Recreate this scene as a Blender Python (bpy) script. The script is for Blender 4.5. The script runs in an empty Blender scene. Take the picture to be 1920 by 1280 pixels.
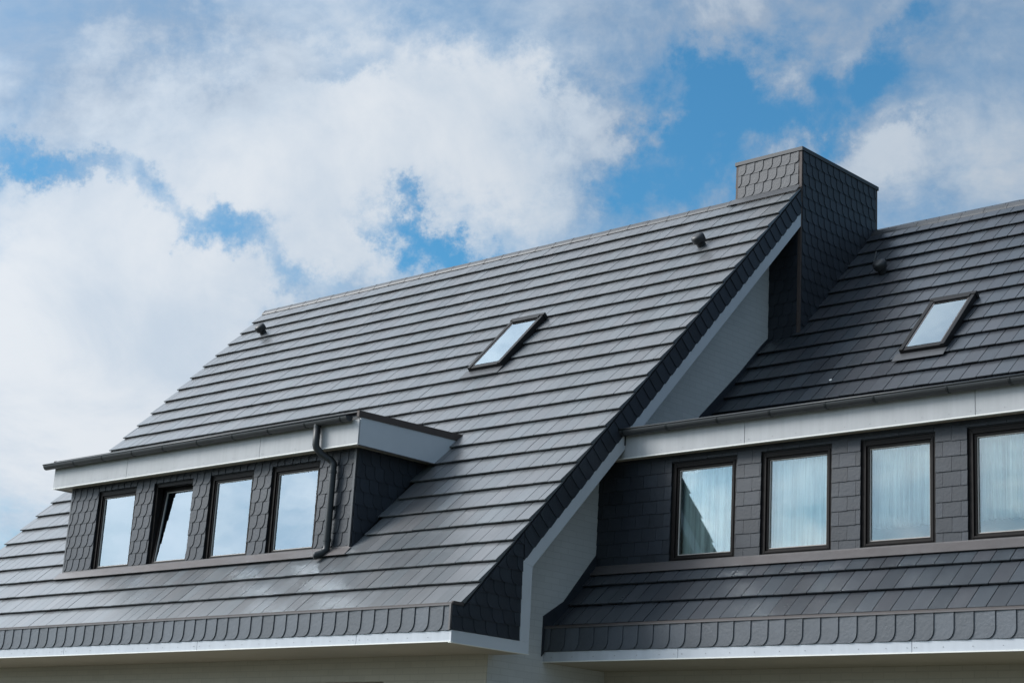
import bpy, math, random
from mathutils import Vector, Matrix
random.seed(7)
C = bpy.context.scene.collection
PI = math.pi
RAD = math.radians

# ------------------------------------------------------------------ camera
CAM = Vector((12.7762, -12.8353, -2.1074))
FW = Vector((-0.66801699, 0.69661098, 0.26169914))
RT = Vector((0.73113043, 0.67989422, 0.05649911))
UP = Vector((0.13856983, -0.22907857, 0.96349438))
FPX = 3329.88
cd = bpy.data.cameras.new('camera'); cam = bpy.data.objects.new('camera', cd); C.objects.link(cam)
cd.sensor_width = 36.0; cd.sensor_fit = 'HORIZONTAL'; cd.lens = FPX/1920*36.0
cd.clip_start = 0.5; cd.clip_end = 3000
m = Matrix.Identity(4)
for i in range(3):
    m[i][0], m[i][1], m[i][2], m[i][3] = RT[i], UP[i], -FW[i], CAM[i]
cam.matrix_world = m
bpy.context.scene.camera = cam

def to_px(p):
    d = Vector(p)-CAM; z = d.dot(FW)
    return 960+FPX*d.dot(RT)/z, 640-FPX*d.dot(UP)/z
def view_dir(px, py):
    return (FW + RT*((px-960)/FPX) - UP*((py-640)/FPX)).normalized()
def az_el(px, py):
    d = view_dir(px, py)
    return math.degrees(math.atan2(d.x, d.y)), math.degrees(math.asin(d.z))

# ------------------------------------------------------------------ sky, sun, exposure
SUN_DIR = Vector((-0.74, -0.52, 0.60)).normalized()
SUN_EL = math.asin(SUN_DIR.z); SUN_AZ = math.atan2(SUN_DIR.x, SUN_DIR.y)
sc = bpy.context.scene
sc.view_settings.view_transform = 'Standard'; sc.view_settings.look = 'None'
sc.view_settings.exposure = 1.12; sc.view_settings.gamma = 1.0
sc.view_settings.use_curve_mapping = False
sc.cycles.max_bounces = 6; sc.cycles.transparent_max_bounces = 8
sc.cycles.use_denoising = True

world = bpy.data.worlds.new('World'); sc.world = world; world.use_nodes = True
nt = world.node_tree; nt.nodes.clear()

class NB:
    """tiny node builder"""
    def __init__(s, nt): s.nt = nt
    def n(s, t, **k):
        nd = s.nt.nodes.new(t)
        for a, b in k.items(): setattr(nd, a, b)
        return nd
    def _in(s, sock, v):
        if hasattr(v, 'is_output') or isinstance(v, bpy.types.NodeSocket): s.nt.links.new(v, sock)
        else:
            if hasattr(sock, 'default_value'):
                if isinstance(v, (tuple, list)) and len(v) == 3 and len(sock.default_value) == 4: v = (*v, 1)
                sock.default_value = v
    def math(s, op, a, b=None, c=None, clamp=False):
        nd = s.n('ShaderNodeMath', operation=op); nd.use_clamp = clamp
        s._in(nd.inputs[0], a)
        if b is not None: s._in(nd.inputs[1], b)
        if c is not None: s._in(nd.inputs[2], c)
        return nd.outputs[0]
    def vmath(s, op, a, b=None, scale=None):
        nd = s.n('ShaderNodeVectorMath', operation=op)
        s._in(nd.inputs[0], a)
        if b is not None: s._in(nd.inputs[1], b)
        if scale is not None: s._in(nd.inputs['Scale'], scale)
        return nd.outputs['Value'] if op in ('LENGTH', 'DOT_PRODUCT', 'DISTANCE') else nd.outputs[0]
    def mix(s, fac, a, b, blend='MIX'):
        nd = s.n('ShaderNodeMix', data_type='RGBA', blend_type=blend)
        s._in(nd.inputs[0], fac); s._in(nd.inputs[6], a); s._in(nd.inputs[7], b)
        return nd.outputs[2]
    def noise(s, vec, scale, detail=4, rough=.5, dist=0.0, out=0, dim='3D'):
        nd = s.n('ShaderNodeTexNoise', noise_dimensions=dim)
        if vec is not None: s._in(nd.inputs['Vector'], vec)
        nd.inputs['Scale'].default_value = scale; nd.inputs['Detail'].default_value = detail
        nd.inputs['Roughness'].default_value = rough; nd.inputs['Distortion'].default_value = dist
        return nd.outputs[out]
    def smooth(s, v, a, b, lo=0.0, hi=1.0):
        nd = s.n('ShaderNodeMapRange', interpolation_type='SMOOTHSTEP')
        s._in(nd.inputs[0], v); nd.inputs[1].default_value = a; nd.inputs[2].default_value = b
        nd.inputs[3].default_value = lo; nd.inputs[4].default_value = hi
        return nd.outputs[0]
    def ramp(s, v, stops):
        nd = s.n('ShaderNodeValToRGB'); el = nd.color_ramp.elements
        while len(el) > 1: el.remove(el[0])
        el[0].position = stops[0][0]; el[0].color = (*stops[0][1], 1)
        for p, c in stops[1:]:
            e = el.new(p); e.color = (*c, 1)
        s._in(nd.inputs[0], v)
        return nd.outputs[0]

b = NB(nt)
tc = b.n('ShaderNodeTexCoord'); dirv = tc.outputs['Generated']
cs = b.vmath('DOT_PRODUCT', dirv, tuple(SUN_DIR))
sky = b.n('ShaderNodeTexSky', sky_type='NISHITA')
sky.sun_disc = False; sky.sun_elevation = SUN_EL; sky.sun_rotation = SUN_AZ
sky.air_density = 1.0; sky.dust_density = 0.4; sky.ozone_density = 3.0
# warped direction -> azimuth / elevation in degrees
warp = b.noise(dirv, 11.0, 8, .66, out=1)
w0 = b.vmath('SUBTRACT', warp, (.5, .5, .5))
w1 = b.vmath('SCALE', w0, scale=0.16)
dw = b.vmath('ADD', dirv, w1)
sep = b.n('ShaderNodeSeparateXYZ'); nt.links.new(dw, sep.inputs[0])
azr = b.math('ARCTAN2', sep.outputs[0], sep.outputs[1])
az = b.math('MULTIPLY', azr, 180/PI)
hl = b.vmath('LENGTH', dw)
el = b.math('MULTIPLY', b.math('ARCSINE', b.math('DIVIDE', sep.outputs[2], hl)), 180/PI)
# cloud layer plane coordinates for structure that foreshortens towards the horizon
sepr = b.n('ShaderNodeSeparateXYZ'); nt.links.new(dirv, sepr.inputs[0])
zz = b.math('ADD', b.math('MAXIMUM', sepr.outputs[2], 0.0), 0.28)
comb = b.n('ShaderNodeCombineXYZ')
nt.links.new(b.math('DIVIDE', sepr.outputs[0], zz), comb.inputs[0])
nt.links.new(b.math('DIVIDE', sepr.outputs[1], zz), comb.inputs[1])
plane = comb.outputs[0]
big = b.noise(plane, 1.7, 7, .58, .3)
fine = b.noise(plane, 6.5, 8, .62, .5)
micro = b.noise(dirv, 34.0, 6, .6, .6)
D = b.math('MULTIPLY_ADD', big, 1.0, 0.10)
D = b.math('MULTIPLY_ADD', b.math('SUBTRACT', fine, .5), .75, D)
D = b.math('MULTIPLY_ADD', b.math('SUBTRACT', micro, .5), .30, D)
# cloud banks and gaps, as directions in the sky: (px, py, rx, ry, weight, tilt) converted to angles
BLOBS = [(860, 250, 330, 190, .50, 0), (480, 260, 300, 170, .40, 0), (250, 520, 300, 130, .38, 20),
         (120, 760, 460, 300, .48, 0), (660, 470, 95, 75, .42, 0), (1000, 160, 190, 120, .25, 0),
         (1800, 280, 170, 150, .12, 0), (1560, 300, 200, 60, .16, 0), (1420, 60, 330, 60, .10, 0), (1350, 120, 100, 50, .15, 0),
         (385, 415, 115, 55, -.62, 25), (130, 325, 130, 36, -.42, 10), (800, 455, 115, 40, -.50, 25),
         (620, 140, 110, 34, -.22, 0), (545, 520, 60, 60, -.32, 0), (1245, 235, 130, 75, -.40, -35),
         (1470, 215, 140, 60, -.30, 0), (1650, 110, 120, 48, -.28, -20), (1230, 350, 110, 80, -.30, 0),
         (1090, 95, 60, 60, -.30, 0), (1740, 220, 90, 30, -.2, 0), (1400, 190, 400, 200, -.14, 0), (1290, 290, 250, 170, -.26, -20),
         (330, 60, 200, 60, -.05, 0)]
DEG = math.degrees(1/FPX)
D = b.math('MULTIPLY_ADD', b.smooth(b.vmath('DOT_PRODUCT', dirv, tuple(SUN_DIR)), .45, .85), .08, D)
def blob(px, py, rx, ry, tilt, lo, hi):
    a0, e0 = az_el(px, py)
    ax_ = rx*DEG/math.cos(RAD(e0)); ey = ry*DEG
    da = b.math('SUBTRACT', az, a0); de = b.math('SUBTRACT', el, e0)
    t = RAD(-tilt + 3)   # camera roll is small
    u = b.math('ADD', b.math('MULTIPLY', da, math.cos(t)), b.math('MULTIPLY', de, math.sin(t)))
    v = b.math('SUBTRACT', b.math('MULTIPLY', de, math.cos(t)), b.math('MULTIPLY', da, math.sin(t)))
    cx = b.n('ShaderNodeCombineXYZ')
    nt.links.new(b.math('DIVIDE', u, ax_), cx.inputs[0]); nt.links.new(b.math('DIVIDE', v, ey), cx.inputs[1])
    return b.smooth(b.vmath('LENGTH', cx.outputs[0]), lo, hi, 1.0, 0.0)
for (px, py, rx, ry, wgt, tilt) in BLOBS:
    if wgt > 0: D = b.math('MULTIPLY_ADD', blob(px, py, rx, ry, tilt, .2, 1.4), wgt, D)
D = b.math('SMOOTH_MIN', D, 1.0, .35)
for (px, py, rx, ry, wgt, tilt) in BLOBS:
    if wgt < 0: D = b.math('MULTIPLY_ADD', blob(px, py, rx, ry, tilt, 0.0, 1.5), wgt, D)
veil = blob(1430, 260, 420, 330, 0, .3, 1.4)
mott = b.noise(dirv, 17.0, 8, .60, .25)
D = b.math('MULTIPLY_ADD', b.math('MULTIPLY', b.math('SUBTRACT', mott, .50), 2.6), veil, D)
D = b.math('MULTIPLY_ADD', veil, .03, D)
cover = b.smooth(D, .10, .96)
# cloud colour: bluish grey where thin or deep, near white where bright
shade = b.noise(plane, 2.6, 7, .6, .5)
grey = blob(20, 60, 520, 200, 0, .1, 1.5)      # a duller bank, high on the left
lum = b.math('ADD', b.math('MULTIPLY', b.smooth(D, .35, 1.05), .5), b.math('MULTIPLY', b.smooth(shade, .33, .62), .5))
lum = b.math('MULTIPLY_ADD', grey, -.55, lum)
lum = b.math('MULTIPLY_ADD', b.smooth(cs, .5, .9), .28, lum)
lum = b.math('MULTIPLY_ADD', blob(1560, 120, 560, 420, 0, .2, 1.3), -.50, lum)   # thin veil of cloud on the right
ccol = b.ramp(lum, [(0.0, (.42, .52, .66)), (.5, (.63, .73, .85)), (1.0, (.84, .89, .95))])
blue = b.mix(1.0, sky.outputs[0], (0.034, 0.073, 0.081), 'MULTIPLY')
# forward scattering: cloud and air are brighter towards the veiled sun, duller away from it
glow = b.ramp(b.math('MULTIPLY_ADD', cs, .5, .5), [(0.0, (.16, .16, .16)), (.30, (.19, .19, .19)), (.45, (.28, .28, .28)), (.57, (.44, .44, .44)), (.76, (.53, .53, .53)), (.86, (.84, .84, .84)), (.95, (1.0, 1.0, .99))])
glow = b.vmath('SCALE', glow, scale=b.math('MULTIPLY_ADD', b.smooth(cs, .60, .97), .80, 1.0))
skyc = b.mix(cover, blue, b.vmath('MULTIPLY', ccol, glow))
hz = b.smooth(sepr.outputs[2], -.01, .13, .85, 0.0)   # pale air low over the horizon
skyc = b.mix(hz, skyc, (.25, .30, .345))
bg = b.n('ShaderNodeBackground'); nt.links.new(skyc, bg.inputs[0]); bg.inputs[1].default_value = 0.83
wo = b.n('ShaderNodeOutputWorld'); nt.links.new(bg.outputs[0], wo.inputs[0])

sl = bpy.data.lights.new('sun', 'SUN'); sun = bpy.data.objects.new('sun', sl); C.objects.link(sun)
sl.energy = 1.5; sl.angle = RAD(24); sl.color = (1.0, .975, .94)
sun.rotation_euler = SUN_DIR.to_track_quat('Z', 'Y').to_euler()

# ------------------------------------------------------------------ materials
MATS = {}
def mat(name, color, rough=.6, metal=0.0, spec=.5, noise=None, bump=None, tone=0.0, streak=0.0, rvar=0.0, coat=0.0, hue=0.0, pleat=0.0):
    M = bpy.data.materials.new(name); M.use_nodes = True
    nt = M.node_tree; nb = NB(nt); P = nt.nodes['Principled BSDF']
    P.inputs['Roughness'].default_value = rough; P.inputs['Metallic'].default_value = metal
    P.inputs['Specular IOR Level'].default_value = spec
    if coat: P.inputs['Coat Weight'].default_value = coat; P.inputs['Coat Roughness'].default_value = .2
    geo = nb.n('ShaderNodeNewGeometry'); pos = geo.outputs['Position']
    col = nb.mix(0.0, color, color)
    if noise:
        sc_, amt = noise
        f = nb.noise(pos, sc_, 6, .6)
        k = nb.math('MULTIPLY_ADD', nb.math('SUBTRACT', f, .5), amt*2, 1.0)
        col = nb.vmath('SCALE', col, scale=k)
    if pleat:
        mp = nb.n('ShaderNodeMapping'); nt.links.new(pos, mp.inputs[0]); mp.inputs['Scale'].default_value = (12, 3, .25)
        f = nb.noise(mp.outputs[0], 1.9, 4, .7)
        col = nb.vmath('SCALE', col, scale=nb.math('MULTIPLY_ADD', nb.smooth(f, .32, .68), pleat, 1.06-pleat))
    if streak:
        mp = nb.n('ShaderNodeMapping'); nt.links.new(pos, mp.inputs[0]); mp.inputs['Scale'].default_value = (8, .6, .6)
        f = nb.noise(mp.outputs[0], 1.6, 5, .6)
        k = nb.math('MULTIPLY_ADD', nb.smooth(f, .3, .7), -streak, 1.0+streak*.5)
        col = nb.vmath('SCALE', col, scale=k)
    if tone:
        at = nb.n('ShaderNodeAttribute', attribute_name='tone')
        oi = nb.n('ShaderNodeObjectInfo')
        r = nb.math('FRACT', nb.math('ADD', at.outputs['Fac'], oi.outputs['Random']))
        k = nb.math('MULTIPLY_ADD', nb.math('SUBTRACT', r, .5), tone*2, 1.0)
        col = nb.vmath('SCALE', col, scale=k)
        if hue:
            h2 = nb.math('FRACT', nb.math('MULTIPLY', r, 7.31))
            warm = nb.mix(h2, (1+hue, 1.0, 1-hue*.6), (1-hue, 1+hue*.3, 1+hue*.4))
            col = nb.vmath('MULTIPLY', col, warm)
        if rvar:
            f = nb.noise(pos, 3.0, 4, .6)
            rr = nb.math('ADD', nb.math('MULTIPLY_ADD', nb.math('SUBTRACT', r, .5), rvar*.6, rough),
                         nb.math('MULTIPLY', nb.math('SUBTRACT', f, .5), rvar*1.6))
            nt.links.new(rr, P.inputs['Roughness'])
    nt.links.new(col, P.inputs['Base Color'])
    if bump:
        bs, bst = bump
        f = nb.noise(pos, bs, 5, .65)
        bn = nb.n('ShaderNodeBump'); bn.inputs['Strength'].default_value = bst; bn.inputs['Distance'].default_value = .01
        nt.links.new(f, bn.inputs['Height']); nt.links.new(bn.outputs[0], P.inputs['Normal'])
    MATS[name] = M
    return M
M_tileA = mat('tile_sheen_bright', (.102, .107, .114), .38, spec=.8, noise=(1.1, .18), bump=(60, .08), tone=.17, streak=.20, rvar=.08, coat=.22, hue=.04)  # same tile on both houses; stronger sky sheen put into the paler colour
M_tileB = mat('tile_sheen_dim', (.048, .053, .062), .30, spec=.7, noise=(1.8, .18), bump=(50, .08), tone=.15, streak=.14, rvar=.05, hue=.05)  # the same tile again, coloured darker where the sky sheen is weaker
M_slate = mat('slate', (.026, .031, .040), .50, spec=.4, noise=(7, .22), bump=(35, .30), tone=.17)
M_slate_sk = mat('slate_skirt', (.068, .078, .092), .48, spec=.55, noise=(9, .22), bump=(30, .35), tone=.18)
M_back = mat('backing_black', (.012, .013, .015), .8)
M_deck = mat('roof_deck', (.02, .021, .024), .8)
M_white = mat('fascia_white', (.50, .525, .56), .45, noise=(4, .08), bump=(25, .05), streak=.08)
M_grey = mat('fascia_grey', (.385, .39, .395), .5, noise=(3, .10), bump=(25, .05), streak=.10)
M_board = mat('verge_board_pale', (.58, .60, .63), .45, noise=(3, .07), streak=.06)
M_lip = mat('drip_edge_highlight', (.80, .79, .74), .4, noise=(6, .05))  # lit lower edge of the fascias, its brightness put into a paler colour
M_soff = mat('soffit_board', (.42, .37, .29), .7, noise=(2, .12))
M_post = mat('corner_metal_dark', (.085, .065, .058), .6, spec=.3, noise=(6, .2))
M_brown = mat('flashing_brown', (.080, .066, .062), .45, metal=.25, noise=(6, .2), bump=(20, .15))
M_flash = mat('flashing_grey', (.125, .112, .110), .42, metal=.3, noise=(5, .22), bump=(15, .15))
M_apron = mat('apron_grey', (.060, .061, .065), .42, noise=(5, .2))
M_dark = mat('flashing_dark', (.035, .036, .04), .5, noise=(5, .2))
M_frame = mat('window_frame_brown', (.012, .009, .008), .55, spec=.18, noise=(6, .2))
M_sky = mat('skylight_cladding', (.014, .013, .013), .5, spec=.25, noise=(8, .2))
M_zinc = mat('zinc_gutter', (.060, .063, .066), .45, metal=.25, noise=(5, .25), bump=(15, .12))
M_pipe = mat('downpipe_dark', (.017, .020, .022), .45, metal=.0, noise=(8, .25))
M_bead = mat('glazing_bead', (.50, .46, .42), .5)
M_room = mat('room_plaster', (.28, .27, .25), .8)
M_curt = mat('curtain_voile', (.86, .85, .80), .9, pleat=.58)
M_blind = mat('blind_white', (.85, .86, .86), .8)
M_vent = mat('vent_plastic', (.024, .025, .027), .45, noise=(15, .2))
M_ridge = mat('ridge_tile', (.055, .056, .059), .45, noise=(5, .2), tone=.15, bump=(30, .2))
M_screw = mat('screw_head', (.28, .28, .29), .5, metal=.4)
M_bird = mat('bird_dropping', (.75, .75, .72), .8)
# painted brickwork of the gable wall: fine courses as relief
def brick_mat(name, colr, mort):
    M = bpy.data.materials.new(name); M.use_nodes = True; nt = M.node_tree; nb = NB(nt); P = nt.nodes['Principled BSDF']
    geo = nb.n('ShaderNodeNewGeometry'); sp = nb.n('ShaderNodeSeparateXYZ'); nt.links.new(geo.outputs['Position'], sp.inputs[0])
    cb = nb.n('ShaderNodeCombineXYZ'); nt.links.new(nb.math('ADD', sp.outputs[0], sp.outputs[1]), cb.inputs[0]); nt.links.new(sp.outputs[2], cb.inputs[1])
    br = nb.n('ShaderNodeTexBrick'); nt.links.new(cb.outputs[0], br.inputs['Vector'])
    br.inputs['Scale'].default_value = 1.0; br.inputs['Brick Width'].default_value = .25; br.inputs['Row Height'].default_value = .0715
    br.inputs['Mortar Size'].default_value = .0055; br.inputs['Mortar Smooth'].default_value = .4
    br.inputs['Color1'].default_value = (*colr, 1); br.inputs['Color2'].default_value = (*[c*.94 for c in colr], 1)
    br.inputs['Mortar'].default_value = (*mort, 1)
    f = nb.noise(geo.outputs['Position'], 1.3, 5, .6)
    k = nb.math('MULTIPLY_ADD', nb.math('SUBTRACT', f, .5), .22, 1.0)
    nt.links.new(nb.vmath('SCALE', br.outputs['Color'], scale=k), P.inputs['Base Color'])
    P.inputs['Roughness'].default_value = .75
    bn = nb.n('ShaderNodeBump'); bn.inputs['Strength'].default_value = .22; bn.inputs['Distance'].default_value = .006
    bn.invert = True
    nt.links.new(br.outputs['Fac'], bn.inputs['Height']); nt.links.new(bn.outputs[0], P.inputs['Normal'])
    MATS[name] = M; return M
M_wall = brick_mat('painted_brick_white', (.62, .62, .61), (.54, .54, .53))
M_wallb = brick_mat('painted_brick_cream', (.50, .46, .38), (.42, .385, .32))

def glass(name, refl, tint=(.90, .97, 1, 1)):
  M = bpy.data.materials.new(name); M.use_nodes = True
  nt = M.node_tree; nt.nodes.clear(); nb = NB(nt)
  tr = nb.n('ShaderNodeBsdfTransparent'); tr.inputs[0].default_value = (.91, .97, .97, 1)
  gl = nb.n('ShaderNodeBsdfGlossy'); gl.inputs['Roughness'].default_value = .012; gl.inputs[0].default_value = tint
  fr = nb.n('ShaderNodeFresnel'); fr.inputs[0].default_value = 1.5
  geo = nb.n('ShaderNodeNewGeometry')
  fz = nb.noise(geo.outputs['Position'], 1.5, 2, .5)
  bn = nb.n('ShaderNodeBump'); bn.inputs['Strength'].default_value = .05; bn.inputs['Distance'].default_value = .02
  nt.links.new(fz, bn.inputs['Height']); nt.links.new(bn.outputs[0], gl.inputs['Normal'])
  fac = nb.math('ADD', fr.outputs[0], refl, clamp=True)
  mx = nb.n('ShaderNodeMixShader'); nt.links.new(fac, mx.inputs[0]); nt.links.new(tr.outputs[0], mx.inputs[1]); nt.links.new(gl.outputs[0], mx.inputs[2])
  ou = nb.n('ShaderNodeOutputMaterial'); nt.links.new(mx.outputs[0], ou.inputs[0])
  return M
M_glass = glass('window_glass', .06)
M_glass_coat = glass('coated_window_glass', .22, (.76, .89, 1, 1))
M_glass_sky = glass('skylight_glass', .34, (.78, .92, 1, 1))

M_ground = bpy.data.materials.new('lawn'); M_ground.use_nodes = True
nt = M_ground.node_tree; nb = NB(nt); P = nt.nodes['Principled BSDF']; geo = nb.n('ShaderNodeNewGeometry')
f = nb.noise(geo.outputs['Position'], .35, 6, .6); g2 = nb.noise(geo.outputs['Position'], 9, 5, .7)
c = nb.mix(f, (.030, .042, .018), (.065, .065, .035)); c = nb.vmath('SCALE', c, scale=nb.math('MULTIPLY_ADD', g2, .9, .55))
nt.links.new(c, P.inputs['Base Color']); P.inputs['Roughness'].default_value = .9
M_pave = mat('paving', (.12, .11, .095), .85, noise=(1.2, .15), bump=(20, .3))

# ------------------------------------------------------------------ object helpers
ORG = {}
def root(name, loc, label, cat, group=None):
    o = bpy.data.objects.new(name, None); C.objects.link(o); o.location = loc
    o['label'] = label; o['category'] = cat
    if group: o['group'] = group
    ORG[o.name] = Vector(loc)
    return o
def org_of(o):
    while o is not None:
        if o.name in ORG: return ORG[o.name]
        o = o.parent
    return Vector((0, 0, 0))
class MB:
    def __init__(s): s.v = []; s.f = []; s.mi = []; s.tone = []
    def add(s, vs, fs, mi=0, tone=0.0):
        o = len(s.v); s.v += [tuple(p) for p in vs]
        for f in fs: s.f.append(tuple(i+o for i in f)); s.mi.append(mi); s.tone.append(tone)
    def box(s, x0, x1, y0, y1, z0, z1, mi=0):
        vs = [(x0,y0,z0),(x1,y0,z0),(x1,y1,z0),(x0,y1,z0),(x0,y0,z1),(x1,y0,z1),(x1,y1,z1),(x0,y1,z1)]
        s.add(vs, [(0,3,2,1),(4,5,6,7),(0,1,5,4),(1,2,6,5),(2,3,7,6),(3,0,4,7)], mi)
    def extrude(s, poly, vec, mi=0, tone=0.0):
        """closed prism from a planar polygon (3d points) and a vector"""
        n = len(poly); vec = Vector(vec); a = [Vector(p) for p in poly]; bb = [p+vec for p in a]
        nn = Vector((0,0,0))
        for i in range(n): nn += a[i].cross(a[(i+1) % n])
        flip = nn.dot(vec) > 0
        fs = [tuple(range(n)), tuple(range(2*n-1, n-1, -1))] + [((i+1) % n, i, n+i, n+(i+1) % n) for i in range(n)]
        if flip: fs = [tuple(reversed(q)) for q in fs]
        s.add(a+bb, fs, mi, tone)
    def tube(s, path, r, seg=14, mi=0, cap=True):
        pts = [Vector(p) for p in path]; rings = []; base = len(s.v); ref = Vector((1, 0.3, .1)).normalized()
        for i, p in enumerate(pts):
            t = ((pts[min(i+1, len(pts)-1)]-p).normalized() + (p-pts[max(i-1, 0)]).normalized()).normalized()
            a = t.cross(ref).normalized(); bb = t.cross(a).normalized()
            rr = r[i] if isinstance(r, (list, tuple)) else r
            rings.append([p+(a*math.cos(2*PI*k/seg)+bb*math.sin(2*PI*k/seg))*rr for k in range(seg)])
        vs = [q for ring in rings for q in ring]; fs = []
        for i in range(len(rings)-1):
            for k in range(seg):
                k2 = (k+1) % seg
                fs.append((i*seg+k, i*seg+k2, (i+1)*seg+k2, (i+1)*seg+k))
        if cap: fs += [tuple(range(seg-1, -1, -1)), tuple((len(rings)-1)*seg+k for k in range(seg))]
        s.add(vs, fs, mi)
    def mesh(s, name, mats, org=(0,0,0), smooth=False):
        me = bpy.data.meshes.new(name); o = Vector(org)
        me.from_pydata([tuple(Vector(p)-o) for p in s.v], [], s.f)
        for mt in (mats if isinstance(mats, (list, tuple)) else [mats]): me.materials.append(mt)
        me.polygons.foreach_set('material_index', s.mi)
        if any(s.tone):
            at = me.attributes.new('tone', 'FLOAT', 'FACE'); at.data.foreach_set('value', s.tone)
        if smooth: me.shade_smooth() if hasattr(me, 'shade_smooth') else None
        me.update(); return me
    def build(s, name, mats, parent=None, label=None, stuff=False, smooth=False, cat=None, group=None, kind=None, center=False, bevel=0.0):
        og = org_of(parent) if parent else Vector((0, 0, 0))
        loc = Vector((0, 0, 0))
        if center:
            n = len(s.v); ctr = Vector((sum(p[0] for p in s.v)/n, sum(p[1] for p in s.v)/n, sum(p[2] for p in s.v)/n))
            me = s.mesh(name, mats, ctr, smooth); loc = ctr-og
        else: me = s.mesh(name, mats, og, smooth)
        ob = bpy.data.objects.new(name, me); C.objects.link(ob); ob.location = loc
        if bevel:
            md = ob.modifiers.new('bevel', 'BEVEL'); md.width = bevel; md.segments = 2; md.limit_method = 'ANGLE'
        if parent: ob.parent = parent
        if label: ob['label'] = label
        if stuff: ob['kind'] = 'stuff'
        if kind: ob['kind'] = kind
        if cat: ob['category'] = cat
        if group: ob['group'] = group
        return ob

def clip_poly(poly, region):
    """Sutherland-Hodgman, region convex CCW list of (u,v)"""
    out = poly
    n = len(region)
    for i in range(n):
        (ax, ay), (bx, by) = region[i], region[(i+1) % n]
        def side(p): return (bx-ax)*(p[1]-ay)-(by-ay)*(p[0]-ax)
        inp, out = out, []
        for j in range(len(inp)):
            p, q = inp[j], inp[(j+1) % len(inp)]
            sp, sq = side(p), side(q)
            if sp >= 0: out.append(p)
            if (sp >= 0) != (sq >= 0):
                t = sp/(sp-sq); out.append((p[0]+(q[0]-p[0])*t, p[1]+(q[1]-p[1])*t))
        if len(out) < 3: return []
    return out
def area(p): return abs(sum(p[i][0]*p[(i+1) % len(p)][1]-p[(i+1) % len(p)][0]*p[i][1] for i in range(len(p))))/2

SLATES = []
def slates(regions, fmap, w, h, parent, name, material, v0, u0=0.0, kind='round', mirror=False, thick=.007, prot=.008, lat=.010, stagger=.5, gap=.0, rf=.42):
    """overlapping slates on a wall. fmap(u,v,d)->3d, d outwards. regions: list of convex CCW polygons"""
    us = [p[0] for r in regions for p in r]; vs = [p[1] for r in regions for p in r]
    rows = range(int(math.floor((min(vs)-v0)/h)), int(math.ceil((max(vs)-v0)/h)))
    for r in rows:
        vb = v0+r*h; off = (r % 2)*stagger*w
        k0 = int(math.floor((min(us)-u0-off)/w))-1; k1 = int(math.ceil((max(us)-u0-off)/w))+1
        for k in range(k0, k1):
            uL = u0+off+k*w; uR = uL+w; rr = w*rf
            jit = random.uniform(-.005, .005); jv = random.uniform(-.0035, .0035)
            if kind == 'round':
                pts = [(uL-rr, vb+jv)]
                pts.append((uR-rr+jit, vb+jv))
                for a in (22, 45, 67): pts.append((uR-rr+rr*math.sin(RAD(a))*1.0+jit, vb+jv+rr*1.15*(1-math.cos(RAD(a)))))
                pts.append((uR+jit, vb+jv+rr*1.15)); pts.append((uR+jit, vb+h+.02)); pts.append((uL-rr, vb+h+.02))
                def d(u, v): return .003+lat*max(0, (u-uL+rr))/(w+rr)+prot*(vb+h-v)/h
            else:
                g = gap/2
                pts = [(uL+g, vb+jv), (uR-g, vb+jv), (uR-g, vb+h+.02), (uL+g, vb+h+.02)]
                tl = random.uniform(-.0012, .0012)
                def d(u, v): return .003+prot*(vb+h-v)/h+tl*(u-uL)/w
            if mirror:
                pts = [(uL+uR-p[0], p[1]) for p in reversed(pts)]
                def d(u, v, uL=uL, uR=uR, rr=rr, vb=vb): return .003+lat*max(0, (uR-u+rr))/(w+rr)+prot*(vb+h-v)/h
            for reg in regions:
                c = clip_poly(pts, reg)
                if len(c) < 3 or area(c) < .0012: continue
                mb = MB()
                inner = [Vector(fmap(u, v, d(u, v))) for u, v in c]
                nrm = Vector(fmap(0, 0, 1))-Vector(fmap(0, 0, 0))
                mb.extrude(inner, nrm*thick)
                mb.build(name, material, parent, center=True)

# ------------------------------------------------------------------ roof constants
TH = 0.8181; G = 0.345; TW = 0.2
ct, st, tt = math.cos(TH), math.sin(TH), math.tan(TH)
XL = -11.255
NOSE = .050
def tile_mesh(w, name, material, head=.40):
    mb = MB(); g = .0035
    prof = [(.040, .003), (0, NOSE-.014), (.001, NOSE-.002), (.003, NOSE), (head, .010), (head, .0)]
    x0, x1 = g/2, w-g/2
    mb.extrude([(x0, p[0], p[1]) for p in prof], (x1-x0, 0, 0))
    return mb.mesh(name, material)

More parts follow.
